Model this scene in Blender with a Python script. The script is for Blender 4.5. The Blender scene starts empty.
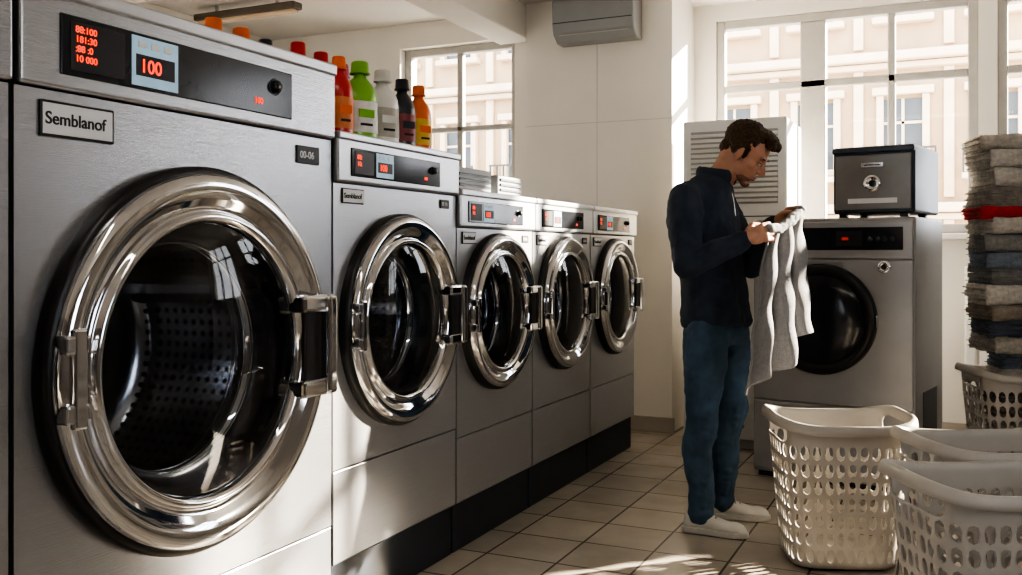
import bpy, bmesh, math, random
from mathutils import Vector, Matrix, Euler
random.seed(7)
TH=math.radians(25.1); CS,SN=math.cos(TH),math.sin(TH)
def c2w(a,b): return (a*CS-b*SN, a*SN+b*CS)
col=bpy.context.scene.collection
# ---------------------------------------------------------------- materials
def newmat(name):
    m=bpy.data.materials.new(name); m.use_nodes=True
    nt=m.node_tree; b=nt.nodes['Principled BSDF']; return m,nt,b
def mat(name,c,rough=.5,metal=0.,noise=0.,nscale=20.,bump=0.,bscale=60.,stretch=(1,1,1),emit=None,estr=1.,coat=0.,sheen=0.):
    m,nt,b=newmat(name)
    b.inputs['Base Color'].default_value=(*c,1); b.inputs['Roughness'].default_value=rough
    b.inputs['Metallic'].default_value=metal
    b.inputs['Coat Weight'].default_value=coat
    b.inputs['Sheen Weight'].default_value=sheen
    tc=nt.nodes.new('ShaderNodeTexCoord'); mp=nt.nodes.new('ShaderNodeMapping')
    mp.inputs['Scale'].default_value=stretch
    nt.links.new(tc.outputs['Object'],mp.inputs['Vector'])
    if noise>0:
        n=nt.nodes.new('ShaderNodeTexNoise'); n.inputs['Scale'].default_value=nscale; n.inputs['Detail'].default_value=6
        nt.links.new(mp.outputs['Vector'],n.inputs['Vector'])
        r=nt.nodes.new('ShaderNodeValToRGB')
        r.color_ramp.elements[0].position=.3; r.color_ramp.elements[1].position=.7
        r.color_ramp.elements[0].color=(*[max(0,x*(1-noise)) for x in c],1)
        r.color_ramp.elements[1].color=(*[min(1,x*(1+noise)) for x in c],1)
        nt.links.new(n.outputs['Fac'],r.inputs['Fac']); nt.links.new(r.outputs['Color'],b.inputs['Base Color'])
    if bump>0:
        n=nt.nodes.new('ShaderNodeTexNoise'); n.inputs['Scale'].default_value=bscale; n.inputs['Detail'].default_value=4
        nt.links.new(mp.outputs['Vector'],n.inputs['Vector'])
        bp=nt.nodes.new('ShaderNodeBump'); bp.inputs['Strength'].default_value=bump; bp.inputs['Distance'].default_value=.01
        nt.links.new(n.outputs['Fac'],bp.inputs['Height']); nt.links.new(bp.outputs['Normal'],b.inputs['Normal'])
    if emit:
        b.inputs['Emission Color'].default_value=(*emit,1); b.inputs['Emission Strength'].default_value=estr
    return m
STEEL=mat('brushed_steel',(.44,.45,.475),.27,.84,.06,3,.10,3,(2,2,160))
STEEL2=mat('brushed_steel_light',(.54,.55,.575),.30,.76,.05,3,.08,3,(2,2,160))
CHROME=mat('polished_chrome',(.74,.75,.78),.06,1,.03,6)
CHROME2=mat('satin_chrome',(.58,.59,.61),.2,1,.04,8)
BLACK=mat('black_rubber',(.012,.012,.014),.35,0,.2,30)
BLACKG=mat('black_gloss_panel',(.015,.017,.022),.15,0,.1,10)
PLINTH=mat('plinth_dark',(.022,.028,.040),.45,0,.2,8)
PLAST=mat('grey_plastic',(.24,.25,.26),.4,0,.06,20)
WALL=mat('wall_paint',(.79,.76,.71),.75,0,.03,2.5,.05,120)
WALL_UNSEEN=mat('unseen_wall_darkened',(.26,.245,.23),.8,0,.04,2.5,.05,120)  # unseen walls, darkened so the steel and chrome get dark reflections
CEIL=mat('ceiling_paint',(.70,.68,.65),.85,0,.03,3,.04,90)
FRAME=mat('window_frame_paint',(.46,.45,.43),.5,0,.05,12)
WHITEM=mat('white_enamel',(.76,.76,.74),.35,0,.03,8)
LOUV=mat('louver_grey',(.40,.40,.39),.5,0,.05,10)
DARKG=mat('dark_grey_metal',(.05,.06,.075),.38,.5,.1,10)
MIDG=mat('machine_grey_paint',(.36,.36,.365),.34,.4,.05,6)
RED=mat('led_red',(.3,.01,.0),.5,emit=(1,.06,.02),estr=1.6)
REDDIM=mat('led_red_dim',(.2,.01,.0),.5,emit=(1,.06,.02),estr=.5)
BLUE=mat('lcd_blue',(.3,.42,.52),.3,0,.1,20,emit=(.35,.55,.7),estr=.3)
LABEL=mat('label_white',(.66,.67,.69),.4,0,.04,20)
INK=mat('ink_black',(.01,.01,.012),.4,0,.1,20)
def glassmat(name,tint,g0,g1):
    m=bpy.data.materials.new(name); m.use_nodes=True; nt=m.node_tree; nt.nodes.clear()
    o=nt.nodes.new('ShaderNodeOutputMaterial'); mx=nt.nodes.new('ShaderNodeMixShader')
    t=nt.nodes.new('ShaderNodeBsdfTransparent'); g=nt.nodes.new('ShaderNodeBsdfGlossy'); g.inputs['Roughness'].default_value=.03
    f=nt.nodes.new('ShaderNodeLayerWeight'); f.inputs['Blend'].default_value=.5
    t.inputs['Color'].default_value=(*tint,1)
    pw=nt.nodes.new('ShaderNodeMath'); pw.operation='POWER'; pw.inputs[1].default_value=4
    mu=nt.nodes.new('ShaderNodeMath'); mu.operation='MULTIPLY_ADD'; mu.inputs[1].default_value=g1; mu.inputs[2].default_value=g0
    nt.links.new(f.outputs['Facing'],pw.inputs[0]); nt.links.new(pw.outputs[0],mu.inputs[0]); nt.links.new(mu.outputs[0],mx.inputs[0])
    nt.links.new(t.outputs[0],mx.inputs[1]); nt.links.new(g.outputs[0],mx.inputs[2]); nt.links.new(mx.outputs[0],o.inputs[0])
    return m
DGLASS=glassmat('door_glass',(.72,.75,.80),.05,.6)
WGLASS=glassmat('window_glass',(.97,.98,.98),.02,.4)
def perfmat():
    m,nt,b=newmat('perforated_drum'); b.inputs['Metallic'].default_value=1; b.inputs['Roughness'].default_value=.16
    L=nt.links.new
    tc=nt.nodes.new('ShaderNodeTexCoord'); sp=nt.nodes.new('ShaderNodeSeparateXYZ'); L(tc.outputs['Object'],sp.inputs[0])
    def M(op,a,b2=None):
        n=nt.nodes.new('ShaderNodeMath'); n.operation=op
        for i,v in enumerate((a,b2)):
            if v is None: continue
            if isinstance(v,(int,float)): n.inputs[i].default_value=v
            else: L(v,n.inputs[i])
        return n.outputs[0]
    an=M('ARCTAN2',sp.outputs[1],sp.outputs[2])
    fa=M('SUBTRACT',M('FRACT',M('MULTIPLY',an,72/6.28318)),.5)
    fx=M('SUBTRACT',M('FRACT',M('MULTIPLY',sp.outputs[0],28)),.5)
    d=M('ADD',M('MULTIPLY',fa,fa),M('MULTIPLY',fx,fx))
    h=M('LESS_THAN',d,.055)
    mx=nt.nodes.new('ShaderNodeMix'); mx.data_type='RGBA'
    mx.inputs['A'].default_value=(.42,.43,.45,1); mx.inputs['B'].default_value=(.01,.01,.01,1)
    L(h,mx.inputs['Factor']); L(mx.outputs['Result'],b.inputs['Base Color']); return m
PERF=perfmat()
def floormat():
    m,nt,b=newmat('floor_tiles'); L=nt.links.new
    tc=nt.nodes.new('ShaderNodeTexCoord'); br=nt.nodes.new('ShaderNodeTexBrick')
    br.offset=0; br.inputs['Scale'].default_value=1
    br.inputs['Brick Width'].default_value=.30; br.inputs['Row Height'].default_value=.30
    br.inputs['Mortar Size'].default_value=.005; br.inputs['Mortar Smooth'].default_value=.1
    br.inputs['Color1'].default_value=(.54,.48,.405,1); br.inputs['Color2'].default_value=(.44,.395,.34,1); br.inputs['Mortar'].default_value=(.14,.125,.11,1)
    L(tc.outputs['Object'],br.inputs['Vector'])
    n=nt.nodes.new('ShaderNodeTexNoise'); n.inputs['Scale'].default_value=5; n.inputs['Detail'].default_value=8; L(tc.outputs['Object'],n.inputs['Vector'])
    mx=nt.nodes.new('ShaderNodeMix'); mx.data_type='RGBA'; mx.blend_type='MULTIPLY'; mx.inputs['Factor'].default_value=.5
    r=nt.nodes.new('ShaderNodeValToRGB'); r.color_ramp.elements[0].color=(.65,.64,.62,1); r.color_ramp.elements[0].position=.3; r.color_ramp.elements[1].position=.65
    L(n.outputs['Fac'],r.inputs['Fac']); L(br.outputs['Color'],mx.inputs['A']); L(r.outputs['Color'],mx.inputs['B']); L(mx.outputs['Result'],b.inputs['Base Color'])
    b.inputs['Roughness'].default_value=.26
    bp=nt.nodes.new('ShaderNodeBump'); bp.invert=True; bp.inputs['Strength'].default_value=.5; bp.inputs['Distance'].default_value=.004
    L(br.outputs['Fac'],bp.inputs['Height']); L(bp.outputs['Normal'],b.inputs['Normal']); return m
FLOOR=floormat()
# ---------------------------------------------------------------- helpers
def empty(name,loc=(0,0,0),rz=0):
    e=bpy.data.objects.new(name,None); e.location=loc; e.rotation_euler=(0,0,rz); e.empty_display_size=.1; col.objects.link(e); return e
def finish(bm,name,m,parent=None,loc=(0,0,0),rot=(0,0,0),smooth=False,recalc=True):
    if recalc: bmesh.ops.recalc_face_normals(bm,faces=bm.faces)
    me=bpy.data.meshes.new(name); bm.to_mesh(me); bm.free()
    if smooth:
        for p in me.polygons: p.use_smooth=True
    for x in (m if isinstance(m,list) else [m]): me.materials.append(x)
    o=bpy.data.objects.new(name,me); o.location=loc; o.rotation_euler=rot; col.objects.link(o)
    if parent: o.parent=parent
    return o
def bev(o,w,s=2):
    md=o.modifiers.new('bevel','BEVEL'); md.width=w; md.segments=s; md.limit_method='ANGLE'; md.harden_normals=False
def box(name,lo,hi,m,parent=None,bevel=.004,seg=2,rot=(0,0,0)):
    lo=Vector(lo);hi=Vector(hi); c=(lo+hi)/2; s=hi-lo
    bm=bmesh.new(); bmesh.ops.create_cube(bm,size=1); bmesh.ops.scale(bm,vec=s,verts=bm.verts)
    o=finish(bm,name,m,parent,c,rot)
    if bevel>0: bev(o,min(bevel,min(s)*.45),seg)
    return o
def lathe(name,prof,m,parent=None,loc=(0,0,0),axis='X',seg=72,rot=(0,0,0),sc=(1,1),smooth=True):
    """prof: list of (r,h)"""
    bm=bmesh.new(); rings=[]
    for r,h in prof:
        if r<1e-6:
            p=(h,0,0) if axis=='X' else (0,0,h); rings.append([bm.verts.new(p)]); continue
        ring=[]
        for i in range(seg):
            a=2*math.pi*i/seg; u=r*math.cos(a)*sc[0]; v=r*math.sin(a)*sc[1]
            ring.append(bm.verts.new((h,u,v) if axis=='X' else (u,v,h)))
        rings.append(ring)
    for A,B in zip(rings,rings[1:]):
        if len(A)==1 and len(B)==1: continue
        for i in range(seg):
            j=(i+1)%seg
            if len(A)==1: bm.faces.new((A[0],B[i],B[j]))
            elif len(B)==1: bm.faces.new((A[i],A[j],B[0]))
            else: bm.faces.new((A[i],A[j],B[j],B[i]))
    o=finish(bm,name,m,parent,loc,rot,smooth)
    return o
def tube(name,pts,r,m,parent=None,cyclic=False,loc=(0,0,0),res=6):
    cu=bpy.data.curves.new(name,'CURVE'); cu.dimensions='3D'; cu.bevel_depth=r; cu.bevel_resolution=res; cu.use_fill_caps=True
    sp=cu.splines.new('BEZIER'); sp.bezier_points.add(len(pts)-1)
    for b,p in zip(sp.bezier_points,pts):
        b.co=p; b.handle_left_type=b.handle_right_type='AUTO'
    sp.use_cyclic_u=cyclic; cu.materials.append(m)
    o=bpy.data.objects.new(name,cu); o.location=loc; col.objects.link(o)
    if parent: o.parent=parent
    return o
def text(name,s,size,m,parent,loc,rot,align='LEFT'):
    cu=bpy.data.curves.new(name,'FONT'); cu.body=s; cu.size=size; cu.extrude=.0008; cu.align_x=align; cu.materials.append(m); cu.offset=size*.012
    o=bpy.data.objects.new(name,cu); o.location=loc; o.rotation_euler=rot; col.objects.link(o); o.parent=parent; return o
FX=(math.pi/2,0,math.pi/2)   # faces +X
FY=(math.pi/2,0,0)           # faces -Y
def holed_panel(name,y0,y1,z0,z1,yc,zc,r,m,parent,x=0):
    bm=bmesh.new()
    angs=[2*math.pi*i/96 for i in range(96)]
    for (a,b) in ((y0,z0),(y1,z0),(y1,z1),(y0,z1)): angs.append(math.atan2(b-zc,a-yc)%(2*math.pi))
    angs=sorted(set(angs)); I=[];O=[];K=[]
    for a in angs:
        dy,dz=math.cos(a),math.sin(a); t=1e9
        if dy>1e-9:t=min(t,(y1-yc)/dy)
        if dy<-1e-9:t=min(t,(y0-yc)/dy)
        if dz>1e-9:t=min(t,(z1-zc)/dz)
        if dz<-1e-9:t=min(t,(z0-zc)/dz)
        I.append(bm.verts.new((x,yc+r*dy,zc+r*dz))); O.append(bm.verts.new((x,yc+t*dy,zc+t*dz)))
        K.append(bm.verts.new((x-.025,yc+r*dy,zc+r*dz)))
    n=len(angs)
    for i in range(n):
        j=(i+1)%n; bm.faces.new((I[i],O[i],O[j],I[j])); bm.faces.new((K[i],I[i],I[j],K[j]))
    return finish(bm,name,m,parent)
# ---------------------------------------------------------------- washers
XF=-1.8
def washer(y0,w,H,pl,seam,pb,dc,dz,R,steel,big=False):
    e=empty('front_load_washing_machine',(XF,y0,0)); g=.003; dep=.95; zt=H
    box('plinth',(-dep,g,0),(-.02,w-g,pl),PLINTH,e,.004)
    bm=bmesh.new()
    pts=[(-dep,g,pl),(-dep,w-g,pl),(-dep,w-g,zt),(-dep,g,zt),(0,g,pl),(0,w-g,pl),(0,w-g,zt),(0,g,zt)]
    v=[bm.verts.new(p) for p in pts]
    for f in ((0,1,2,3),(0,1,5,4),(1,2,6,5),(3,2,6,7),(0,3,7,4)): bm.faces.new([v[i] for i in f])
    finish(bm,'cabinet_shell',steel,e)
    holed_panel('front_panel',g,w-g,seam+.003,pb,dc,dz,R*.93,steel,e)
    box('lower_panel',(-.02,g,pl+.002),(0,w-g,seam-.002),steel,e,.003)
    # control head
    box('control_head',(-.12,g,pb+.004),(.018,w-g,zt),STEEL2 if not big else STEEL,e,.008,3)
    box('top_trim',(-.14,g,zt-.03 if big else zt-.02),(.026,w-g,zt+.006),STEEL2,e,.006)
    ph=zt-pb; bz0,bz1=pb+ph*.16,zt-ph*.26; u0,u1=w*.09,w*.80
    x=.018
    box('display_bezel',(x-.004,u0,bz0),(x+.004,u1,bz1),BLACKG,e,.003)
    bw=u1-u0; bh=bz1-bz0
    box('display_left',(x+.004,u0+bw*.03,bz0+bh*.1),(x+.0055,u0+bw*.22,bz1-bh*.1),INK,e,.0005)
    if big:
        text('led_text',"88:100\n181:30\n:88 :0\n10 000",bh*.16,RED,e,(x+.006,u0+bw*.045,bz1-bh*.27),FX)
    else:
        text('led_text',"88:\n10:",bh*.24,RED,e,(x+.006,u0+bw*.05,bz1-bh*.38),FX)
    box('lcd_screen',(x+.004,u0+bw*.245,bz0+bh*.06),(x+.0058,u0+bw*.43,bz1-bh*.06),BLUE,e,.0005)
    box('lcd_window',(x+.0058,u0+bw*.26,bz0+bh*.24),(x+.0065,u0+bw*.415,bz0+bh*.62),INK,e,.0003)
    text('led_digits',"100",bh*.34,RED,e,(x+.007,u0+bw*.275,bz0+bh*.31),FX)
    for k in range(3):
        box('lcd_button_%d'%k,(x+.0058,u0+bw*(.27+.05*k),bz1-bh*.26),(x+.0075,u0+bw*(.30+.05*k),bz1-bh*.14),LABEL,e,.0005)
    lathe('selector_knob',[(0,.016),(bh*.11,.016),(bh*.13,.012),(bh*.14,0)],BLACKG,e,(x+.004,u0+bw*.9,bz0+bh*.62),seg=32)
    lathe('knob_ring',[(bh*.15,0),(bh*.17,.003),(bh*.18,0)],DARKG,e,(x+.004,u0+bw*.9,bz0+bh*.62),seg=32)
    text('led_small',"100",bh*.18,RED,e,(x+.005,u0+bw*.79,bz0+bh*.2),FX)
    # badge
    bs=1 if big else .62
    box('badge_plate',(0,w*.055,pb-.102*bs),(.006,w*.055+.20*bs,pb-.022*bs),INK,e,.004)
    box('badge_inset',(.005,w*.055+.006*bs,pb-.096*bs),(.0068,w*.055+.194*bs,pb-.028*bs),LABEL,e,.001)
    text('badge_text',"Semblanof",.039*bs,INK,e,(.0075,w*.055+.011*bs,pb-.074*bs),FX)
    box('model_plate',(0,w*.84,pb-.085*bs),(.005,w*.84+.11*bs,pb-.03*bs),INK,e,.002)
    text('model_text',"00-06",.03*bs,LABEL,e,(.0055,w*.84+.012*bs,pb-.068*bs),FX)
    # door
    L=(0,dc,dz)
    k=.62 if big else .55
    lathe('door_outer_gasket',[(R*a,b*k) for a,b in ((1.0,0),(1.0,.045),(.99,.06),(.97,.066),(.945,.06),(.93,.045))],BLACK,e,L,seg=96)
    lathe('door_chrome_ring',[(R*a,b*k) for a,b in ((.965,.04),(.96,.085),(.945,.10),(.91,.108),(.87,.102),(.83,.088),(.80,.072),(.775,.064),(.765,.066),(.76,.085),(.745,.094),(.725,.09),(.71,.075),(.70,.03))],CHROME,e,L,seg=128)
    lathe('door_inner_gasket',[(R*a,b) for a,b in ((.72,.04),(.69,.02),(.68,-.03),(.655,-.07),(.62,-.085),(.60,-.08),(.60,-.10),(.66,-.12))],BLACK,e,L,seg=96)
    lathe('door_glass',[(R*a,b*k) for a,b in ((.71,.06),(.66,.072),(.55,.09),(.4,.105),(.2,.115),(0,.118))],DGLASS,e,L,seg=96)
    lathe('drum_mouth_ring',[(R*a,b) for a,b in ((.61,-.08),(.585,-.09),(.57,-.12),(.59,-.15),(.62,-.16))],CHROME,e,L,seg=96)
    lathe('drum',[(R*.60,-.13),(R*.8,-.16),(R*.83,-.2),(R*.83,-.55),(R*.78,-.60),(R*.5,-.62),(R*.45,-.60),(R*.2,-.60),(0,-.6)],PERF,e,L,seg=96)
    for i in range(3):
        a=i*2*math.pi/3+.5; rr=R*.75
        bm=bmesh.new(); bmesh.ops.create_cone(bm,cap_ends=True,segments=12,radius1=R*.13,radius2=R*.10,depth=.36)
        bmesh.ops.rotate(bm,cent=(0,0,0),matrix=Matrix.Rotation(math.pi/2,3,'Y'),verts=bm.verts)
        finish(bm,'drum_lifter_%d'%i,CHROME2,e,(-.37,dc+rr*math.cos(a),dz+rr*math.sin(a)),smooth=False)
    # hinge (left)
    s=R/.5; hx=.108*k
    for dzz in (-.075,.075):
        box('hinge_block',(0,dc-R*.95,dz+(dzz-.022)*s),(hx+.012,dc-R*.82,dz+(dzz+.022)*s),CHROME2,e,.008*s,3)
    box('hinge_plate',(hx-.01,dc-R*.91,dz-.11*s),(hx+.014,dc-R*.84,dz+.11*s),CHROME,e,.006,3)
    # handle (right)
    hy=dc+R*.83
    for dzz in (-.125,.125):
        box('handle_bracket',(.02,hy-.085*s,dz+(dzz-.026)*s),(hx+.022*s,hy+.075*s,dz+(dzz+.026)*s),CHROME,e,.012*s,3)
    box('handle_grip',(hx-.005,hy+.022*s,dz-.150*s),(hx+.034*s,hy+.068*s,dz+.150*s),CHROME,e,.014*s,4)
    box('handle_backplate',(.01,hy-.055*s,dz-.11*s),(hx+.002,hy+.03*s,dz+.11*s),BLACK,e,.006*s,2)
    return e
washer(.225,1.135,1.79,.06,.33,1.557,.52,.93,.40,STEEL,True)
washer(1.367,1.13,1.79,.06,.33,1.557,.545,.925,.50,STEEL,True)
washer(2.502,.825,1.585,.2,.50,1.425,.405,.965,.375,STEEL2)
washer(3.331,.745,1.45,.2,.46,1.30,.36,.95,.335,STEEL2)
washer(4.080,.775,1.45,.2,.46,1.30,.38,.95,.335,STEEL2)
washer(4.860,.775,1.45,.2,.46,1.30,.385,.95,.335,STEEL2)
# ---------------------------------------------------------------- room
YB,YW,XR,XL,YN,ZC=6.2,6.8,3.0,-5.2,-3.0,2.98
box('floor',(XL-.2,YN-.2,-.1),(XR+.2,YW+.2,0),FLOOR,None,0)
box('ceiling',(XL-.2,YN-.2,ZC),(XR+.2,YW+.2,ZC+.15),CEIL,None,0)
def wall_open(name,axis,p0,p1,a0,a1,opens,z1=ZC,m=None):
    bm=bmesh.new()
    def cube(A0,A1,Z0,Z1):
        if A1-A0<1e-4 or Z1-Z0<1e-4: return
        r=bmesh.ops.create_cube(bm,size=1)['verts']
        if axis=='X': s=(A1-A0,p1-p0,Z1-Z0); c=((A0+A1)/2,(p0+p1)/2,(Z0+Z1)/2)
        else: s=(p1-p0,A1-A0,Z1-Z0); c=((p0+p1)/2,(A0+A1)/2,(Z0+Z1)/2)
        bmesh.ops.scale(bm,vec=s,verts=r); bmesh.ops.translate(bm,vec=c,verts=r)
    cur=a0
    for b0,b1,z0,zz in sorted(opens):
        cube(cur,b0,0,z1); cube(b0,b1,0,z0); cube(b0,b1,zz,z1); cur=b1
    cube(cur,a1,0,z1)
    return finish(bm,name,m or WALL)
W1=(-3.93,-2.945,1.25,2.79); W2=(-1.56,.13,1.33,2.86); W3=(.24,1.20,1.33,2.86); W4_SUN=(1.78,2.92,1.33,2.86)  # last opening unseen, sized to shape the sun patches; gap shades the man
W5_FILL=(.8,2.4,1.2,2.5); W6_FILL=(-5.0,-2.3,.9,2.7)  # unseen openings, added only to let in fill light
wall_open('wall_back','X',YW,YW+.2,-1.717,XR,[W2,W3,W4_SUN])
wall_open('wall_back_left','X',6.35,6.6,XL,-2.786,[W1])
box('wall_pier',(-2.786,YB,0),(-1.717,YW+.2,ZC),WALL,None,0)
wall_open('wall_right','Y',XR,XR+.2,YN,YW,[W5_FILL],m=WALL_UNSEEN)
wall_open('wall_left','Y',XL-.2,XL,YN,YW,[])
wall_open('wall_front','X',YN-.2,YN,XL,XR,[W6_FILL],m=WALL_UNSEEN)
box('baseboard_pier',(-2.786,YB-.015,0),(-1.70,YB,.10),mat('baseboard_paint',(.42,.38,.33),.5,0,.05,10),None,.003)
box('baseboard_back',(-1.71,YW-.015,0),(XR,YW,.10),bpy.data.materials['baseboard_paint'],None,.003)
box('trim_1',(-3.06,-2.9,2.74),(-2.79,6.34,ZC),CEIL,None,.01)      # ceiling beam
box('trim_2',(XL,4.3,2.80),(-3.07,4.5,ZC),CEIL,None,.01)
PJ=mat('wall_joint',(.62,.60,.57),.8,0,.03,9)
box('trim_3',(-2.25,YB-.002,.1),(-2.244,YB+.001,ZC),PJ,None,0)
box('trim_4',(-2.786,YB-.002,2.1),(-1.717,YB+.001,2.106),PJ,None,0)
def window(n,o,y,bars_v,bars_h,fw=.06,dep=.07,axis='Y'):
    b0,b1,z0,z1=o; e=empty('window_%d'%n,(0,0,0))
    def B(nm,a0,a1,c0,c1,m=FRAME,d=dep):
        if axis=='Y': return box(nm,(a0,y,c0),(a1,y+d,c1),m,e,.008)
        return box(nm,(y,a0,c0),(y+d,a1,c1),m,e,.008)
    B('frame_left',b0,b0+fw,z0,z1);B('frame_right',b1-fw,b1,z0,z1);B('frame_top',b0+fw,b1-fw,z1-fw,z1);B('frame_bottom',b0+fw,b1-fw,z0,z0+fw)
    for i,(c,wd) in enumerate(bars_v): B('mullion_%d'%i,c-wd/2,c+wd/2,z0+fw,z1-fw,FRAME,dep*(1.3 if wd>.08 else .7))
    for i,(c,wd) in enumerate(bars_h): B('transom_%d'%i,b0+fw,b1-fw,c-wd/2,c+wd/2,FRAME,dep*.6)
    bm=bmesh.new(); q=y+dep*.4
    cs=[(b0+fw,z0+fw),(b1-fw,z0+fw),(b1-fw,z1-fw),(b0+fw,z1-fw)]
    bm.faces.new([bm.verts.new((a,q,z) if axis=='Y' else (q,a,z)) for a,z in cs])
    finish(bm,'glass',WGLASS,e)
    return e
window(1,W1,6.42,[(-3.44,.05)],[(2.15,.04)])
window(2,W2,YW+.02,[(-.895,.17),(-.39,.05)],[(2.37,.055)])
window(3,W3,YW+.02,[(.72,.05)],[(2.37,.055)])
window(4,W4_SUN,YW+.02,[(2.15,.05),(2.53,.05)],[(2.37,.055)],fw=.05)  # out of view, its bars added to streak the sunlight
window(5,W5_FILL,XR+.05,[(1.6,.06)],[(2.1,.05)],axis='X')  # invented side window, there for fill light
window(6,W6_FILL,YN-.12,[(-3.6,.06)],[(2.2,.05)])  # invented window behind the camera, brightens the pier
box('window_sill',(-1.70,YW-.16,1.285),(XR,YW,1.325),WHITEM,None,.008)
box('window_sill.001',(-4.0,6.27,1.20),(-2.88,6.35,1.24),WHITEM,None,.006)
rad=empty('radiator',(0,YW-.12,0))
for i in range(16):
    box('fin_%d'%i,(.05+i*.085,-.04,.25),(.05+i*.085+.07,.05,1.12),WHITEM,rad,.015,3)
box('rad_pipe',(.03,-.01,.3),(1.42,.02,.33),WHITEM,rad,.01)
box('rad_foot_1',(.12,-.03,0),(.16,.03,.27),WHITEM,rad,.005); box('rad_foot_2',(1.28,-.03,0),(1.32,.03,.27),WHITEM,rad,.005)
FILLDIFF=mat('fill_lamp_glow',(.9,.88,.8),.4,emit=(1,.93,.8),estr=3)  # glowing face of the added fill lamp
OFFL=mat('lamp_diffuser_off',(.45,.36,.27),.4,emit=(1,.6,.35),estr=.12)
LBODY=mat('lamp_housing_dark',(.14,.12,.10),.5,0,.1,10)
def tubelight(x0,y0,x1,z,nm='ceiling_strip_or_fill_light',power=0):
    e=empty(nm,(x0,y0,z))
    box('housing',(0,-.05,.02),(x1-x0,.05,.07),FRAME if power else LBODY,e,.01); box('diffuser',(.02,-.035,0),(x1-x0-.02,.035,.02),FILLDIFF if power else OFFL,e,.008)
    for t in (.2,.8): box('rod',((x1-x0)*t-.01,-.01,.07),((x1-x0)*t+.01,.01,ZC-z),FRAME,e,.002)
    if power:
        l=bpy.data.lights.new('added_fill_lamp','AREA'); l.shape='RECTANGLE'; l.size=x1-x0; l.size_y=.12; l.energy=power; l.color=(1,.92,.82)  # area light added as fill
        o=bpy.data.objects.new('added_fill_lamp',l); o.location=((x1-x0)/2,0,-.01); col.objects.link(o); o.parent=e
tubelight(-5.0,5.3,-4.1,2.86)
tubelight(-1.2,1.2,.6,2.85,power=9)  # invented fill lamp overhead, out of view
# AC unit on pier
ac=empty('wall_air_conditioner',(-2.50,YB,2.64))
bm=bmesh.new(); prof=[(0,0),(-.12,0),(-.19,.05),(-.21,.12),(-.21,.27),(-.19,.30),(0,.30)]
A=[bm.verts.new((0,y,z)) for y,z in prof]; Bq=[bm.verts.new((.58,y,z)) for y,z in prof]
bm.faces.new(A); bm.faces.new(Bq)
for i in range(len(prof)): j=(i+1)%len(prof); bm.faces.new((A[i],A[j],Bq[j],Bq[i]))
o=finish(bm,'casing',mat('ac_plastic',(.28,.29,.30),.4,0,.03,8),ac); bev(o,.012,3)
box('outlet_flap',(.04,-.185,.035),(.54,-.14,.05),LOUV,ac,.004,rot=(math.radians(-25),0,0))
box('front_seam',(.01,-.213,.12),(.57,-.208,.126),DARKG,ac,.001)
# tall louvered cabinet
tc_=empty('tall_louvered_cabinet',(-1.547,5.84,0))
box('body',(0,0,.06),(.63,.60,2.02),WHITEM,tc_,.012,3); box('plinth',(.02,.03,0),(.61,.58,.06),LOUV,tc_,.003)
box('grille_back',(.05,-.004,1.50),(.58,.0,1.95),LOUV,tc_,.002)
for i in range(14): box('louver_%d'%i,(.05,-.02,1.512+i*.031),(.58,-.002,1.529+i*.031),WHITEM,tc_,.003,rot=(math.radians(25),0,0))
box('door_seam',(.03,-.003,1.42),(.60,0,1.426),DARKG,tc_,.001); box('door_handle',(.55,-.03,1.0),(.575,0,1.16),CHROME2,tc_,.008)
# ---------------------------------------------------------------- dryer
cx,cy=c2w(1.308,5.135); dr=empty('tumble_dryer',(cx,cy,0),math.radians(-11)); DW,DH,DD=.83,1.38,.60
box('body',(0,.005,.03),(DW,DD,DH),MIDG,dr,.012,3)
box('upper_front',(.008,-.012,1.17),(DW-.008,.01,DH-.02),MIDG,dr,.006); box('mid_front',(.008,-.012,.42),(DW-.008,.01,1.165),MIDG,dr,.006)
box('lower_front',(.008,-.012,.05),(DW-.008,.01,.415),MIDG,dr,.006)
box('kick_base',(.02,.03,0),(DW-.02,DD-.02,.04),PLINTH,dr,.002)
box('control_strip',(.05,-.018,1.215),(.775,-.010,1.33),BLACKG,dr,.004)
box('display',(.45,-.021,1.235),(.58,-.017,1.31),INK,dr,.001); text('led',"000",.022,REDDIM,dr,(.48,-.0225,1.265),FY)
for i in range(4): lathe('button_%d'%i,[(0,.006),(.012,.006),(.014,0)],DARKG,dr,(.62+i*.035,-.018,1.27),seg=20,rot=(0,0,-math.pi/2))
lathe('lock_badge',[(0,.006),(.012,.006),(.014,.009),(.028,.009),(.034,0)],CHROME,dr,(.685,-.012,1.13),seg=32,rot=(0,0,-math.pi/2))
lathe('lock_centre',[(0,.012),(.010,.012),(.012,.006)],BLACK,dr,(.685,-.012,1.13),seg=20,rot=(0,0,-math.pi/2))
DR=.285; dl=(.37,-.012,.86)
lathe('door_rim',[(DR,0),(DR,.03),(DR*.97,.045),(DR*.90,.05),(DR*.82,.04),(DR*.78,.02)],BLACK,dr,dl,rot=(0,0,-math.pi/2),seg=80)
lathe('door_window',[(DR*.80,.03),(DR*.7,.045),(DR*.5,.055),(DR*.25,.062),(0,.064)],BLACKG,dr,dl,rot=(0,0,-math.pi/2),seg=80)
box('door_latch',(.62,-.04,.83),(.66,-.01,.89),CHROME2,dr,.008,3)
box('side_vent',(DW-.002,.15,.2),(DW+.003,.45,.5),DARKG,dr,.002)
lathe('lint_latch',[(0,.008),(.016,.008),(.02,0)],PLAST,dr,(.4,-.012,.3),seg=24,rot=(0,0,-math.pi/2))
cb=empty('coin_payment_box',(cx,cy,0),math.radians(-11)); b0=DH+.001
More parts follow.
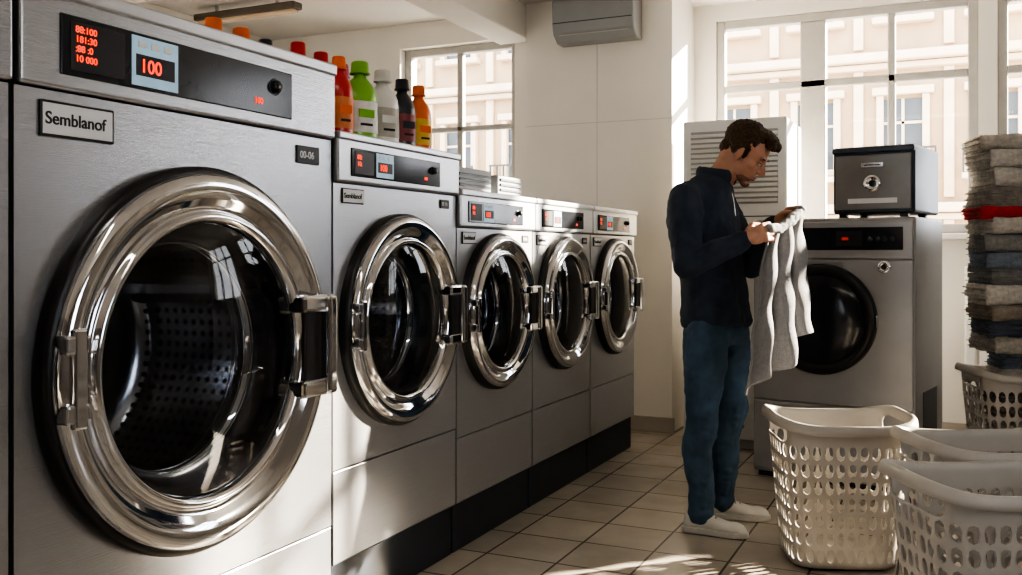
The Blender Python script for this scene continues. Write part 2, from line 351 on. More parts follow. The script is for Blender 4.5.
for fx in (.46,.76):
    for fy in (.08,.45): box('foot',(fx-.02,fy-.02,b0),(fx+.02,fy+.02,b0+.02),BLACK,cb,.003)
box('case',(.42,.03,b0+.02),(.82,.55,b0+.36),DARKG,cb,.012,3)
box('face_plate',(.435,.018,b0+.04),(.805,.032,b0+.315),mat('coin_plate',(.21,.205,.20),.35,.4,.08,8),cb,.004)
box('face_lip',(.42,.01,b0+.325),(.82,.06,b0+.355),DARKG,cb,.006)
lathe('lock_ring',[(0,.012),(.022,.012),(.027,.016),(.04,.014),(.045,0)],CHROME,cb,(.62,.018,b0+.17),seg=40,rot=(0,0,-math.pi/2))
lathe('lock_core',[(0,.02),(.013,.02),(.016,.01)],BLACK,cb,(.62,.018,b0+.17),seg=24,rot=(0,0,-math.pi/2))
box('instruction_label',(.50,.014,b0+.07),(.74,.018,b0+.095),LABEL,cb,.001); box('coin_slot',(.565,.012,b0+.25),(.675,.018,b0+.275),CHROME2,cb,.002); box('slot_gap',(.58,.0105,b0+.26),(.66,.0125,b0+.265),INK,cb,0)
# ---------------------------------------------------------------- vent boxes on washers
for i,(ya,yb_,h) in enumerate(((3.36,3.66,.15),(3.70,4.05,.13),(4.12,4.40,.12))):
    e=empty('steel_vent_box',(XF-.20,ya,1.457)); w=yb_-ya
    box('case',(-.3,0,0),(0,w,h),PLAST,e,.01,3)
    for k in range(4): box('slat_%d'%k,(-.002,.02,.02+k*.024),(.008,w-.02,.032+k*.024),DARKG,e,.002)
# ---------------------------------------------------------------- bottles
def bottle(x,y,z,h,wd,c,cc,lc,rz=0,nm='detergent_bottle'):
    e=empty(nm,(x,y,z),rz); key='plastic_%02x%02x%02x'%tuple(int(v*255) for v in c)
    m=bpy.data.materials.get(key) or mat(key,c,.28,0,.05,10,coat=.3)
    k2='cap_%02x%02x%02x'%tuple(int(v*255) for v in cc); mc=bpy.data.materials.get(k2) or mat(k2,cc,.35,0,.05,10)
    k3='label_%02x%02x%02x'%tuple(int(v*255) for v in lc); ml=bpy.data.materials.get(k3) or mat(k3,lc,.45,0,.15,25)
    bm=bmesh.new(); S=36; r=wd/2; dpt=.046
    secs=[(0,.0,.90,.9),(.01,0,1,1),(.08,0,1,1),(.30,0,.97,1),(.42,0,.93,.98),(.52,0,.98,1),(.62,0,.92,.96),(.70,.02,.74,.84),(.76,.04,.52,.62),(.80,.05,.34,.44),(.86,.05,.31,.42)]
    rings=[]
    for t,off,a,b in secs:
        rings.append([bm.verts.new((dpt*b*math.cos(2*math.pi*i/S), r*a*math.sin(2*math.pi*i/S)+off*wd*.4, t*h)) for i in range(S)])
    for A_,B_ in zip(rings,rings[1:]):
        for i in range(S): bm.faces.new((A_[i],A_[(i+1)%S],B_[(i+1)%S],B_[i]))
    bm.faces.new(rings[0]); bm.faces.new(rings[-1])
    o=finish(bm,'body',m,e,smooth=True); 
    cr=wd*.21
    lathe('cap',[(0,h*1.0),(cr*.85,h*1.0),(cr,h*.985),(cr*1.05,h*.87),(cr*1.18,h*.865),(cr*1.18,h*.845),(cr*.9,h*.845)],mc,e,(0,.05*wd*.4,0),axis='Z',seg=24)
    bm=bmesh.new(); R2=[]
    for t in (.12,.2,.3,.4,.5):
        row=[]
        for i in range(17):
            a=-1.25+2.5*i/16; f=1.015-.05*math.exp(-((t-.42)/.1)**2)
            row.append(bm.verts.new((dpt*1.02*math.cos(a)+.0005, r*f*math.sin(a), t*h)))
        R2.append(row)
    for A_,B_ in zip(R2,R2[1:]):
        for i in range(16): bm.faces.new((A_[i],A_[i+1],B_[i+1],B_[i]))
    finish(bm,'label',ml,e,smooth=True)
    box('label_mark',(dpt*1.03,-r*.45,h*.30),(dpt*1.03+.0012,r*.45,h*.40),mc,e,.0003)
    box('label_stripe',(dpt*1.03,-r*.35,h*.20),(dpt*1.03+.0012,r*.35,h*.23),INK,e,.0003)
    return e
ORG=(.85,.16,.015); REDC=(.55,.02,.015); GRN=(.20,.48,.03); WHT=(.72,.70,.66); BLK=(.02,.022,.035)
Z2=1.592; rz=math.radians(-22)
bottle(-1.93,2.715,Z2,.285,.11,REDC,ORG,(.7,.2,.05),rz)
bottle(-1.93,2.842,Z2,.290,.146,GRN,GRN,WHT,rz)
bottle(-1.93,2.990,Z2,.285,.142,WHT,WHT,(.45,.42,.36),rz)
bottle(-1.93,3.128,Z2,.275,.120,BLK,BLK,(.25,.05,.05),rz)
bottle(-1.93,3.252,Z2,.270,.116,ORG,ORG,(.8,.5,.05),rz)
bottle(-2.20,2.84,Z2,.385,.13,REDC,REDC,ORG); bottle(-2.20,2.98,Z2,.375,.13,ORG,REDC,WHT); bottle(-2.20,3.12,Z2,.355,.12,(.6,.25,.3),(.6,.12,.2),ORG); bottle(-2.20,3.255,Z2,.345,.12,WHT,(.7,.6,.55),WHT)
cr_=empty('storage_crate',(-2.56,2.60,Z2))
box('crate_body',(-.1,0,0),(.12,.60,.14),PLAST,cr_,.01); box('crate_lid',(-.11,-.01,.14),(.13,.61,.155),DARKG,cr_,.004)
bottle(-2.55,2.78,Z2+.157,.34,.15,ORG,ORG,WHT);bottle(-2.55,2.935,Z2+.157,.335,.15,ORG,ORG,WHT);bottle(-2.55,3.08,Z2+.157,.32,.13,BLK,BLK,WHT)
# ---------------------------------------------------------------- baskets
BASK=mat('basket_plastic',(.42,.395,.36),.42,0,.05,10)
def basket(nm,a,b,rz,A=.30,B=.21,H=.56,ncell=40,rows=7):
    X,Y=c2w(a,b); e=empty(nm,(X,Y,0),TH+rz)
    def path(t,sx,sy,cr=.09):
        Lx,Ly=2*(sx-cr),2*(sy-cr); q=math.pi*cr/2; P=2*Lx+2*Ly+4*q; s=(t%1)*P
        segs=[('l',Lx,(-sx+cr,-sy),(1,0)),('c',q,(sx-cr,-sy+cr),-90),('l',Ly,(sx,-sy+cr),(0,1)),('c',q,(sx-cr,sy-cr),0),('l',Lx,(sx-cr,sy),(-1,0)),('c',q,(-sx+cr,sy-cr),90),('l',Ly,(-sx,sy-cr),(0,-1)),('c',q,(-sx+cr,-sy+cr),180)]
        for k,ln,p,d in segs:
            if s<=ln+1e-9:
                if k=='l': return p[0]+d[0]*s,p[1]+d[1]*s
                an=math.radians(d)+s/cr; return p[0]+cr*math.cos(an),p[1]+cr*math.sin(an)
            s-=ln
        return -sx+cr,-sy
    bm=bmesh.new(); zb=.03; zt=H-.075
    zs=[0.0,.03]+[zb+(zt-zb)*(i+1)/rows for i in range(rows)]+[H-.042,H-.012]
    rings=[]
    for z in zs:
        f=.80+.20*(z/H)
        rings.append([bm.verts.new((*path(i/ncell,A*f,B*f,.085*f+.01),z+(.03*(abs(path(i/ncell,A*f,B*f)[0])/(A*f))**4 if z>H-.05 else 0))) for i in range(ncell)])
    cells=[];band=[]
    for r,(P,Q) in enumerate(zip(rings,rings[1:])):
        for i in range(ncell):
            f=bm.faces.new((P[i],P[(i+1)%ncell],Q[(i+1)%ncell],Q[i]))
            if 1<=r<=rows: cells.append(f)
            if r==rows+1:
                cxm=f.calc_center_median()
                if abs(cxm.x)>A*.86 and abs(cxm.y)<B*.70: band.append(f)
    bf=bm.faces.new(rings[0])
    def ring_off(f,dz,src):
        return [bm.verts.new((v.co.x*f,v.co.y*f,v.co.z+dz)) for v in src]
    l1=ring_off(1.04,.010,rings[-1]); l2=ring_off(1.09,.004,rings[-1]); l3=ring_off(1.10,-.028,rings[-1])
    for P,Q in ((rings[-1],l1),(l1,l2),(l2,l3)):
        for i in range(ncell): bm.faces.new((P[i],P[(i+1)%ncell],Q[(i+1)%ncell],Q[i]))
    bmesh.ops.recalc_face_normals(bm,faces=bm.faces)
    bmesh.ops.inset_individual(bm,faces=cells,thickness=.0046,depth=0)
    bmesh.ops.delete(bm,geom=cells+band,context='FACES_ONLY')
    o=finish(bm,'shell',BASK,e,smooth=True,recalc=False)
    s=o.modifiers.new('sub','SUBSURF'); s.levels=1; s.render_levels=1
    s=o.modifiers.new('sol','SOLIDIFY'); s.thickness=.005; s.offset=0
    return e
basket('laundry_basket',1.275,3.72,math.radians(-4),A=.245,B=.20,ncell=36)
basket('laundry_basket',1.42,2.72,math.radians(4),A=.29,B=.20)
basket('laundry_basket',1.69,3.26,math.radians(2),A=.31,B=.2)
SA,SB=2.63,4.84
bs=basket('laundry_basket',SA,SB,math.radians(-6),A=.28,B=.21,H=.60)
# towel stack
st=empty('folded_towel_stack',(*c2w(SA,SB),0),TH-math.radians(6))
tcs=[(.24,.235,.23),(.34,.32,.29),(.09,.105,.135),(.44,.41,.37),(.27,.235,.20),(.17,.20,.25),(.42,.03,.04),(.50,.475,.44)]
tm=[mat('towel_%d'%i,c,.95,0,.25,40,.6,220) for i,c in enumerate(tcs)]
dt=bpy.data.textures.new('towel_wrinkle','CLOUDS'); dt.noise_scale=.13
def folded_towel(nm,W,D,H_,m,loc,rot):
    """a towel folded in three: C-shaped rounded folds at the front, layers stacked"""
    bm=bmesh.new(); n=3; lh=H_/n
    for k in range(n):
        r=bmesh.ops.create_cube(bm,size=1)['verts']; fs=set()
        inset=random.uniform(0,.012)
        bmesh.ops.scale(bm,vec=(2*(W-inset),2*(D-inset*.6),lh*1.02),verts=r)
        bmesh.ops.translate(bm,vec=(random.uniform(-.004,.004),random.uniform(-.004,.004),-H_/2+lh*(k+.5)),verts=r)
        ed={e for v in r for e in v.link_edges}
        bmesh.ops.bevel(bm,geom=list(ed),offset=lh*.46,segments=4,affect='EDGES')
    bmesh.ops.subdivide_edges(bm,edges=[e_ for e_ in bm.edges if e_.calc_length()>.1],cuts=12,use_grid_fill=True)
    # fold-over roll on the front long edge joins the outer layers
    S=10; L=24; rings=[]
    for i in range(L+1):
        x=-W*.985+2*W*.985*i/L
        rings.append([bm.verts.new((x,-D*.985-H_*.30*math.cos(math.pi*(q/S-.5)),H_*.47*math.sin(math.pi*(q/S-.5)))) for q in range(S+1)])
    if random.random()<.5:
        for A_,B_ in zip(rings,rings[1:]):
            for q in range(S): bm.faces.new((A_[q],A_[q+1],B_[q+1],B_[q]))
        bm.faces.new(rings[0]); bm.faces.new(rings[-1])
    else:
        bmesh.ops.delete(bm,geom=[v for R_ in rings for v in R_],context='VERTS')
    o=finish(bm,nm,m,st,loc,rot,smooth=True)
    d=o.modifiers.new('wr','DISPLACE'); d.texture=dt; d.strength=.028; d.texture_coords='GLOBAL'; d.mid_level=.5
z=.10; i=0
seq=[0,5,1,4,0,3,5,1,2,4,7,0,5,0,3,4,1,7]
while z<1.72:
    th=random.uniform(.075,.10); mi=seq[i%len(seq)]
    if z>1.30 and z<1.395: mi=6; th=.06
    elif z>1.21 and z<=1.30: mi=7
    if z>1.58: mi=random.choice([3,7,1])
    base_w=.185 if z<.62 else .258+random.uniform(-.016,.014)
    folded_towel('towel_%d'%i,base_w,.12 if z<.62 else .168,th,tm[mi],(random.uniform(-.018,.018),random.uniform(-.018,.01),z+th/2),(0,random.uniform(-.015,.015),random.uniform(-.08,.08)))
    z+=th*.985; i+=1
# ---------------------------------------------------------------- blob tools
class Blob:
    def __init__(s): s.bm=bmesh.new()
    def ell(s,c,r,M=None,rot=None,sub=3):
        v=bmesh.ops.create_icosphere(s.bm,subdivisions=sub,radius=1)['verts']
        X=Matrix.Translation(Vector(c))@(rot.to_4x4() if rot else Matrix.Identity(4))@Matrix.Diagonal((*r,1))
        if M: X=M@X
        bmesh.ops.transform(s.bm,matrix=X,verts=v)
    def loft(s,secs,M=None,S=24):
        rings=[]
        for c,a,b in secs:
            c,a,b=Vector(c),Vector(a),Vector(b); ring=[]
            for i in range(S):
                t=2*math.pi*i/S; p=c+a*math.cos(t)+b*math.sin(t); 
                if M: p=M@p
                ring.append(s.bm.verts.new(p))
            rings.append(ring)
        fs=[]
        for A_,B_ in zip(rings,rings[1:]):
            for i in range(S): fs.append(s.bm.faces.new((A_[i],A_[(i+1)%S],B_[(i+1)%S],B_[i])))
        fs.append(s.bm.faces.new(rings[0])); fs.append(s.bm.faces.new(rings[-1])); bmesh.ops.recalc_face_normals(s.bm,faces=fs)
    def chain(s,pts,M=None):
        for (p,r) in pts: s.ell(p,(r,r,r),M,sub=2)
        for (p,r),(q,t) in zip(pts,pts[1:]):
            p,q=Vector(p),Vector(q); d=(q-p)
            if d.length<1e-5: continue
            d.normalize(); u=d.orthogonal().normalized(); v=d.cross(u)
            s.loft([(p,u*r,v*r),(q,u*t,v*t)],M,S=18)
    def obj(s,name,m,parent,voxel,smooth=4,disp=None):
        o=finish(s.bm,name,m,parent,recalc=False,smooth=True)
        r=o.modifiers.new('remesh','REMESH'); r.mode='VOXEL'; r.voxel_size=voxel; r.use_smooth_shade=True
        if smooth: k=o.modifiers.new('sm','SMOOTH'); k.factor=.5; k.iterations=smooth
        if disp:
            t=bpy.data.textures.new(name+'_tex','CLOUDS'); t.noise_scale=disp[0]; t.noise_depth=2
            d=o.modifiers.new('d','DISPLACE'); d.texture=t; d.strength=disp[1]; d.mid_level=.5
        return o
# ---------------------------------------------------------------- man
SKIN=mat('skin',(.50,.27,.185),.5,0,.08,30)
SKIN.node_tree.nodes['Principled BSDF'].inputs['Subsurface Weight'].default_value=.12
SKIN.node_tree.nodes['Principled BSDF'].inputs['Subsurface Scale'].default_value=.01
HAIR=mat('brown_hair',(.075,.042,.022),.5,0,.6,70,.9,160,(1,1,3))
JACK=mat('navy_sweatshirt_cloth',(.029,.043,.070),.85,0,.2,14,.3,300)
JEAN=mat('denim',(.050,.095,.155),.85,0,.35,9,.3,350)
SHOE=mat('white_sneaker',(.72,.71,.68),.5,0,.04,20); SOLE=mat('sneaker_sole',(.60,.59,.56),.6,0,.05,20)
mx_,my_=c2w(.90,4.20); man=empty('man',(mx_,my_,0),TH)
F=Vector((.80,-.60,0)); S_=Vector((.60,.80,0)); U=Vector((0,0,1))
b=Blob()
secs=[]
for z,cx_,hw,hd,fo in ((.885,.008,.178,.134,0),(.93,.008,.188,.142,0),(1.0,.002,.185,.138,0),(1.10,-.012,.182,.134,0),(1.22,-.030,.196,.14,0),(1.33,-.048,.210,.145,0),(1.40,-.054,.212,.138,.0),(1.45,-.050,.200,.124,0),(1.49,-.036,.165,.104,0),(1.52,-.016,.115,.090,0),(1.55,-.002,.074,.072,.0)):
    secs.append(((cx_,0,z),S_*hw,F*hd))
b.loft(secs,S=36)
shR=Vector((-.160,-.152,1.420)); elR=Vector((-.172,-.27,1.150)); wrR=Vector((.040,-.345,1.250))
shL=Vector((.060,.155,1.420)); elL=Vector((.185,.12,1.14)); wrL=Vector((.245,-.055,1.325))
for sh,el,wr in ((shR,elR,wrR),(shL,elL,wrL)):
    m1=sh.lerp(el,.5); m2=el.lerp(wr,.45)
    b.chain([(sh+Vector((.03,.03,.02)) if sh is shR else sh-Vector((.03,.03,-.02)),.068),(sh,.079),(m1,.071),(el,.059),(m2,.054),(wr,.041)])
    b.chain([(wr.lerp(el,.03),.044),(wr.lerp(el,.12),.045)])
def ridge(b,pts,r): b.chain([(Vector(p),rr) for p,rr in zip(pts,r)])
for t,dz_ in ((.45,.03),(.62,.035),(.80,.03),(.93,.02)):
    p=shR.lerp(elR,t); rr=.077-.019*t
    ridge(b,[p+Vector((-rr*.80,-rr*.35,dz_)),p+Vector((-.0,-rr*.97,0)),p+Vector((rr*.80,-rr*.35,-dz_*.6))],[.007,.013,.007])
for t in (.15,.3,.5,.7):
    p=elR.lerp(wrR,t); rr=.058-.014*t
    ridge(b,[p+Vector((-.02,-rr*.5,rr*.75)),p+Vector((.0,-rr*.97,.0)),p+Vector((.018,-rr*.6,-rr*.7))],[.007,.011,.006])
for z0,z1_ in ((1.03,.97),(1.12,1.04),(.96,.93)):
    q=[Vector((.0,0,z0))+F*.02+S_*-.17, Vector((.0,0,(z0+z1_)/2))+F*.09+S_*-.135, Vector((.0,0,z1_))+F*.12+S_*-.03]
    ridge(b,q,[.011,.016,.009])
b.loft([((.008,0,.876),S_*.180,F*.134),((.008,0,.905),S_*.190,F*.143)],S=36)
jk=b.obj('sweatshirt',JACK,man,.007,2,(.10,.028))
b=Blob(); cn=Vector((.008,0,1.538))
for k in range(30):
    a=2*math.pi*k/30
    if a<.40 or a>2*math.pi-.40: continue
    dv=F*math.cos(a)+S_*math.sin(a)
    b.ell(cn+dv*.072+U*(.004+.012*-math.cos(a)),(.018,.018,.034))
b.obj('sweatshirt_collar',JACK,man,.006,4)
tube('neck_zip',[tuple(Vector((cx_,0,z))+F*(hd+.006)) for z,cx_,hd in ((1.36,-.05,.144),(1.41,-.05,.139),(1.46,-.044,.123))],.003,CHROME2,man)
# jeans
b=Blob()
b.loft([((.0,0,.80),S_*.165,F*.12),((.008,0,.86),S_*.172,F*.126),((.012,0,.94),S_*.160,F*.118)],S=32)
hR=Vector((-.055,-.085,.85)); kR=Vector((-.080,-.125,.485)); aR=Vector((-.085,-.115,.115))
hL=Vector((.075,.075,.85)); kL=Vector((.098,.075,.49)); aL=Vector((.055,.10,.115))
for h_,k_,a_ in ((hR,kR,aR),(hL,kL,aL)):
    calf=k_.lerp(a_,.3)+Vector((-.018,.006,0))
    b.chain([(h_,.100),(h_.lerp(k_,.35),.094),(h_.lerp(k_,.75),.076),(k_,.068),(calf,.066),(k_.lerp(a_,.75),.055),(a_,.053),(a_-U*.03,.056)])
    for q,sl_ in ((-.05,.02),(.05,-.02),(.14,.02),(.70,.015),(.78,-.018),(.85,.012),(.91,-.015),(.97,.01)):
        c=k_.lerp(a_,q) if q>0 else k_.lerp(h_,-q); rr=.069-.014*max(q,0)
        ridge(b,[c+Vector((-rr*.85,-rr*.3,sl_)),c+Vector((0,-rr*.98,0)),c+Vector((rr*.85,-rr*.3,-sl_))],[.006,.011,.006])
for sg in (-1,1):
    c=hR if sg<0 else hL
    for q in (.03,.10): ridge(b,[c+Vector((-.085,-.05,-q-.02)),c+Vector((0,-.095,-q)),c+Vector((.075,-.06,-q+.05))],[.006,.011,.006])
b.obj('jeans',JEAN,man,.007,2,(.09,.022))
def shoe(nm,heel,toe):
    heel=Vector((*heel,0)); toe=Vector((*toe,0)); d=(toe-heel); Ln=d.length; d.normalize(); w=Vector((-d.y,d.x,0))
    M=Matrix.Translation(heel)@Matrix(((d.x,w.x,0,0),(d.y,w.y,0,0),(0,0,1,0),(0,0,0,1)))
    k=Ln/.28; b=Blob()
    sec=[]
    for x,hw,zt in ((.0,.022,.05),(.012,.034,.085),(.05,.038,.105),(.09,.038,.098),(.13,.041,.078),(.18,.046,.062),(.22,.045,.054),(.255,.036,.046),(.275,.018,.036)):
        sec.append(((x*k,0,(zt+.012)/2),(0,hw,0),(0,0,(zt-.012)/2)))
    b.loft(sec,M,S=24)
    b.ell((.06*k,0,.085),(.045,.033,.035),M); b.ell((.22*k,0,.035),(.05,.042,.025),M); b.ell((.03*k,0,.05),(.03,.034,.04),M)
    b.obj(nm+'_upper',SHOE,man,.005,3)
    sec=[]
    for x,hw in ((-.006,.018),(.0,.028),(.02,.038),(.07,.040),(.13,.041),(.18,.049),(.23,.047),(.265,.034),(.283,.016)):
        sec.append((x*k,hw))
    bm=bmesh.new()
    loop=[(x,hw) for x,hw in sec]+[(x,-hw) for x,hw in reversed(sec)]
    lo=[bm.verts.new(M@Vector((x,y,0.001))) for x,y in loop]; hi=[bm.verts.new(M@Vector((x,y,.026))) for x,y in loop]
    bm.faces.new(lo); bm.faces.new(hi)
    for i in range(len(loop)): j=(i+1)%len(loop); bm.faces.new((lo[i],lo[j],hi[j],hi[i]))
    o=finish(bm,nm+'_sole',SOLE,man); bev(o,.005,3)
    for i in range(4):
        x=(.10+i*.022)*k; zz=.103-.013*i
        tube(nm+'_lace_%d'%i,[tuple(M@Vector((x,-.026,zz-.016))),tuple(M@Vector((x,0,zz-.002))),tuple(M@Vector((x,.026,zz-.016)))],.0035,LOUV,man)
shoe('shoe_right',(-.150,-.085),(.095,-.205)); shoe('shoe_left',(.0,.125),(.262,.06))
def basis(fx,up):
    x=Vector(fx).normalized(); y=Vector(up).cross(x).normalized(); z=x.cross(y); 
    return Matrix(((x.x,y.x,z.x,0),(x.y,y.y,z.y,0),(x.z,y.z,z.z,0),(0,0,0,1)))
hp=math.radians(37); fh=Vector((.88*math.cos(hp),-.47*math.cos(hp),-math.sin(hp)))
HM=Matrix.Translation((.132,-.02,1.636))@basis(fh,(0,0,1))@Matrix.Diagonal((1.05,1.05,1.05,1))
b=Blob()
b.ell((-.012,0,.035),(.096,.076,.086),HM); b.ell((.030,0,-.028),(.060,.060,.083),HM); b.ell((.030,0,-.072),(.052,.050,.036),HM)
b.ell((.068,0,-.098),(.022,.026,.018),HM); b.ell((.078,0,.024),(.013,.048,.011),HM)
b.chain([((.086,0,.012),.008),((.100,0,-.012),.010),((.111,0,-.030),.0115)],HM)
for sg in (-1,1):
    b.ell((.099,sg*.011,-.034),(.010,.009,.008),HM); b.ell((.055,sg*.040,-.020),(.026,.020,.022),HM)
    b.ell((-.004,sg*.078,-.008),(.019,.008,.032),HM,rot=Matrix.Rotation(sg*.25,3,'Z')); b.ell((.012,sg*.052,-.062),(.036,.014,.03),HM)
b.ell((.084,0,-.058),(.013,.025,.0065),HM); b.ell((.082,0,-.070),(.013,.022,.008),HM)
b.chain([(HM@Vector((-.035,0,-.03)),.062),(Vector((.05,0,1.56)),.062),(Vector((.0,0,1.50)),.066)])
b.obj('head',SKIN,man,.0042,2)
LIP=mat('lip',(.40,.16,.13),.5,0,.05,40); EYE=mat('eye_white',(.7,.68,.65),.3,0,.02,30); 
b=Blob(); b.ell((.089,0,-.059),(.011,.021,.0045),HM); b.ell((.087,0,-.069),(.011,.019,.005),HM); b.obj('lips',LIP,man,.002,1)
for sg,n_ in ((-1,'right'),(1,'left')):
    b=Blob(); b.ell((.077,sg*.031,.003),(.0125,.0135,.011),HM); b.obj('eyelid_'+n_,SKIN,man,.002,1)
    b=Blob(); b.ell((.0815,sg*.031,-.001),(.0095,.011,.0065),HM); b.obj('eye_'+n_,EYE,man,.0015,0)
    b=Blob(); b.ell((.0895,sg*.031,-.002),(.003,.0045,.0045),HM); b.ell((.085,sg*.031,.006),(.008,.015,.0018),HM); b.obj('iris_lashes_'+n_,HAIR,man,.001,0)
    b=Blob(); b.ell((.087,sg*.031,.026),(.006,.020,.004),HM); b.obj('eyebrow_'+n_,HAIR,man,.002,0)
b=Blob()
b.ell((-.028,0,.050),(.099,.083,.086),HM); b.ell((.035,0,.106),(.056,.062,.028),HM); b.ell((-.078,0,-.010),(.034,.056,.044),HM)
for k in range(9): 
    yy=-.05+.0125*k; b.ell((.076+.006*math.sin(k*2),yy,.094+.006*math.cos(k*3)),(.022,.010,.020),HM)
for sg in (-1,1): b.ell((-.025,sg*.070,.015),(.030,.014,.038),HM); b.ell((.018,sg*.070,.008),(.012,.008,.028),HM)
b.obj('hair',HAIR,man,.0045,1,(.016,.015))
STB=mat('stubble',(.24,.13,.09),.7,0,.3,150)
b=Blob()
b.ell((.031,0,-.076),(.0525,.0505,.034),HM); b.ell((.069,0,-.100),(.022,.026,.0175),HM); 
b.obj('stubble',STB,man,.004,2)
def hand(nm,wr,fx,back,sg,curl=(.5,.75,.6)):
    x=Vector(fx).normalized(); zz=Vector(back); zz=(zz-x*zz.dot(x)).normalized(); y=zz.cross(x)
    M=Matrix(((x.x,y.x,zz.x,wr[0]),(x.y,y.y,zz.y,wr[1]),(x.z,y.z,zz.z,wr[2]),(0,0,0,1)))
    b=Blob(); b.ell((.045,0,0),(.050,.038,.016),M); b.ell((.070,0,.002),(.024,.041,.014),M); b.ell((.03,sg*.024,-.008),(.032,.018,.016),M)
    b.chain([((-.010,0,0),.026),((.008,0,0),.025),((.03,0,0),.022)],M)
    for i,(yy,l) in enumerate(((.031,.92),(.0105,1.0),(-.0105,.95),(-.031,.76))):
        p=Vector((.082-.004*abs(i-1),sg*yy,.002)); a=0; pts=[(p,.0098)]
        for j,(ln,r) in enumerate(((.044,.0090),(.027,.0082),(.021,.0070))):
            a+=curl[j]*(1+.10*i); p=p+Vector((math.cos(a)*ln*l,sg*yy*.03,-math.sin(a)*ln*l)); pts.append((p.copy(),r))
        b.chain(pts,M)
    b.chain([((.022,sg*.032,-.008),.0135),((.052,sg*.050,-.020),.0115),((.080,sg*.044,-.034),.0098),((.098,sg*.034,-.044),.0082)],M)
    b.obj(nm,SKIN,man,.0028,2)
hand('hand_right',wrR+Vector((.016,-.004,.008)),(.93,.10,.32),(0.05,-1,.25),1,(.45,.8,.6))
hand('hand_left',wrL+Vector((.010,-.012,.008)),(.62,-.30,.45),(-.2,.75,.7),-1,(.6,.9,.7))
# towel in hands
TOW=mat('grey_towel',(.29,.29,.30),.95,0,.10,60,.7,260)
bm=bmesh.new(); NU,NV=70,80; g=[]
A0=Vector((.150,-.335,1.300)); B0=Vector((.335,-.16,1.385))
for vi in range(NV+1):
    v=vi/NV; row=[]
    for ui in range(NU+1):
        u=ui/NU
        top=A0.lerp(B0,u)+Vector((0,0,-.035*math.sin(math.pi*u)))
        zb=.66+.17*u+.03*math.sin(u*9)-.03*math.cos(u*4)
        bx=.040+.325*u+.02*math.sin(u*14); by=-.45+.25*u
        s=v**.8
        p=Vector((top.x+(bx-top.x)*s,top.y+(by-top.y)*s,top.z+(zb-top.z)*v))
        amp=.012+.028*v**.7
        p.y+=amp*math.sin(u*2*math.pi*3.1+1.2*v+.8*math.sin(v*4))+.008*math.sin(v*11+u*6)
        p.x+=amp*.55*math.cos(u*2*math.pi*3.1+.6+1.0*v)+.006*math.sin(v*17+u*9)
        row.append(bm.verts.new(p))
    g.append(row)
for i in range(NV):
    for j in range(NU): bm.faces.new((g[i][j],g[i][j+1],g[i+1][j+1],g[i+1][j]))
o=finish(bm,'held_towel',TOW,man,smooth=True); s=o.modifiers.new('s','SOLIDIFY'); s.thickness=.008
s=o.modifiers.new('ss','SUBSURF'); s.levels=1; s.render_levels=1
b=Blob()
b.chain([(A0+Vector((-.0,0,.0)),.018),(A0.lerp(B0,.3)+Vector((0,0,-.025)),.022),(A0.lerp(B0,.6)+Vector((0,-.01,-.02)),.024),(B0,.022)])
b.obj('towel_top_fold',TOW,man,.006,3,(.03,.015))
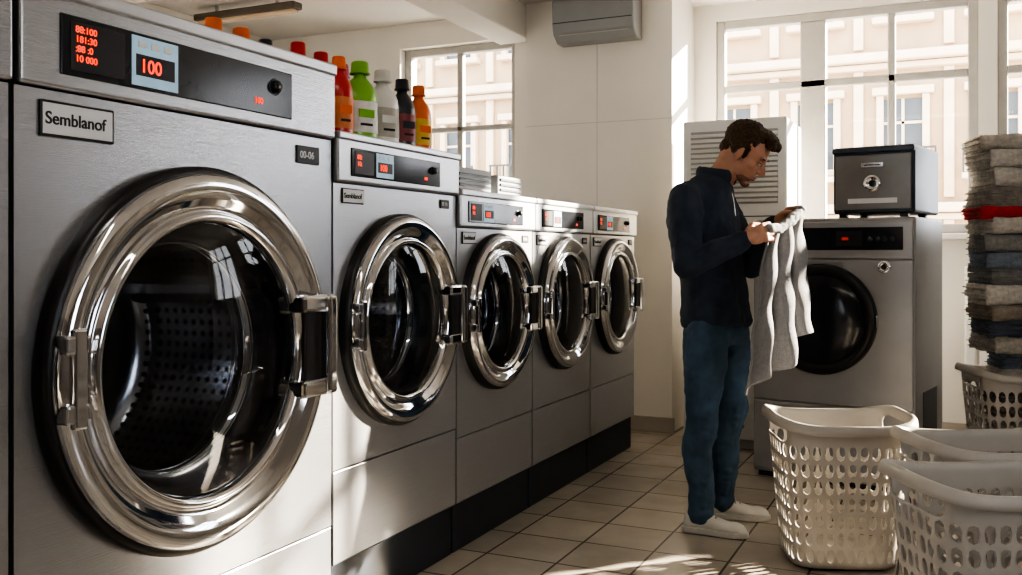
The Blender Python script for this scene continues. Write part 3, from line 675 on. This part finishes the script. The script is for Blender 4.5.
# ---------------------------------------------------------------- outside
STONE=mat('facade_stone',(.46,.34,.225),.9,0,.15,1.5,.3,8); TRIMS=mat('facade_trim',(.66,.54,.40),.85,0,.08,3); PANE=mat('facade_panes',(.07,.08,.09),.25,0,.3,2); IRON=mat('balcony_iron',(.08,.07,.06),.6,0,.1,10)
fa=empty('street_building',(0,0,0)); YF=15.
box('facade_wall',(-20,YF,-1),(2.6,YF+5,11),STONE,fa,0)
for r_ in range(4):
    zb=-.2+r_*2.2
    box('cornice_%d'%r_,(-20,YF-.30,zb+1.98),(2.6,YF,zb+2.12),TRIMS,fa,.03)
    box('cornice_b_%d'%r_,(-20,YF-.18,zb+1.88),(2.6,YF,zb+1.97),TRIMS,fa,.02)
    for k_ in range(18):
        xc=-19+k_*1.22
        if xc<-13: continue
        box('pane',(xc-.26,YF-.03,zb+.45),(xc+.26,YF,zb+1.45),PANE,fa,0)
        if r_%2==0:
            bm=bmesh.new(); vs=[bm.verts.new((.26*math.cos(math.pi*q/12),0,.22*math.sin(math.pi*q/12))) for q in range(13)]; bm.faces.new(vs)
            finish(bm,'arch_pane',PANE,fa,(xc,YF-.03,zb+1.45))
            tube('arch_moulding',[(xc-.31,YF-.06,zb+1.44),(xc-.22,YF-.06,zb+1.64),(xc,YF-.06,zb+1.74),(xc+.22,YF-.06,zb+1.64),(xc+.31,YF-.06,zb+1.44)],.055,TRIMS,fa,res=3)
        else: box('lintel',(xc-.42,YF-.16,zb+1.50),(xc+.42,YF,zb+1.62),TRIMS,fa,.02)
        box('surround_l',(xc-.36,YF-.12,zb+.4),(xc-.26,YF,zb+1.50),TRIMS,fa,.01); box('surround_r',(xc+.26,YF-.12,zb+.4),(xc+.36,YF,zb+1.50),TRIMS,fa,.01)
        box('sill',(xc-.42,YF-.2,zb+.34),(xc+.42,YF,zb+.44),TRIMS,fa,.02)
        box('bar_v',(xc-.02,YF-.05,zb+.45),(xc+.02,YF-.02,zb+1.45),TRIMS,fa,0); box('bar_h',(xc-.26,YF-.05,zb+1.08),(xc+.26,YF-.02,zb+1.12),TRIMS,fa,0)
        box('pilaster',(xc+.54,YF-.08,zb),(xc+.68,YF,zb+1.88),TRIMS,fa,.01)
        if r_%2==1:
            box('balcony_slab',(xc-.45,YF-.42,zb+.24),(xc+.45,YF,zb+.32),TRIMS,fa,.01)
            box('balcony_rail',(xc-.45,YF-.42,zb+.68),(xc+.45,YF-.39,zb+.71),IRON,fa,0)
            for q in range(8): box('baluster',(xc-.44+q*.124,YF-.42,zb+.32),(xc-.415+q*.124,YF-.395,zb+.68),IRON,fa,0)
box('street_ground',(-40,-40,-1.1),(40,40,-1.0),mat('pavement',(.55,.53,.5),.9,0,.1,2),None,0)
# ---------------------------------------------------------------- light
w=bpy.data.worlds.new('sky_world'); bpy.context.scene.world=w; w.use_nodes=True; nt=w.node_tree
bg=nt.nodes['Background']; bg.inputs['Color'].default_value=(.93,.95,1,1); bg.inputs['Strength'].default_value=6.3
sl=bpy.data.lights.new('sun','SUN'); sl.energy=50; sl.angle=math.radians(.8); sl.color=(1,.86,.68)
so=bpy.data.objects.new('sun',sl); so.rotation_euler=Vector((-.93,-1,-.45)).to_track_quat('-Z','Y').to_euler(); so.location=(8,14,8); col.objects.link(so)
# ---------------------------------------------------------------- camera
cd=bpy.data.cameras.new('camera'); cd.sensor_width=36; cd.lens=950/1022*36; cd.shift_y=-34.5/1022; cd.clip_start=.02
co=bpy.data.objects.new('camera',cd); co.location=(0,0,1.2); co.rotation_euler=(math.pi/2,0,TH); col.objects.link(co)
bpy.context.scene.camera=co
try:
    bpy.context.scene.view_settings.view_transform='AgX'; bpy.context.scene.view_settings.look='AgX - High Contrast'; bpy.context.scene.view_settings.exposure=.12
except Exception as ex: print(ex)
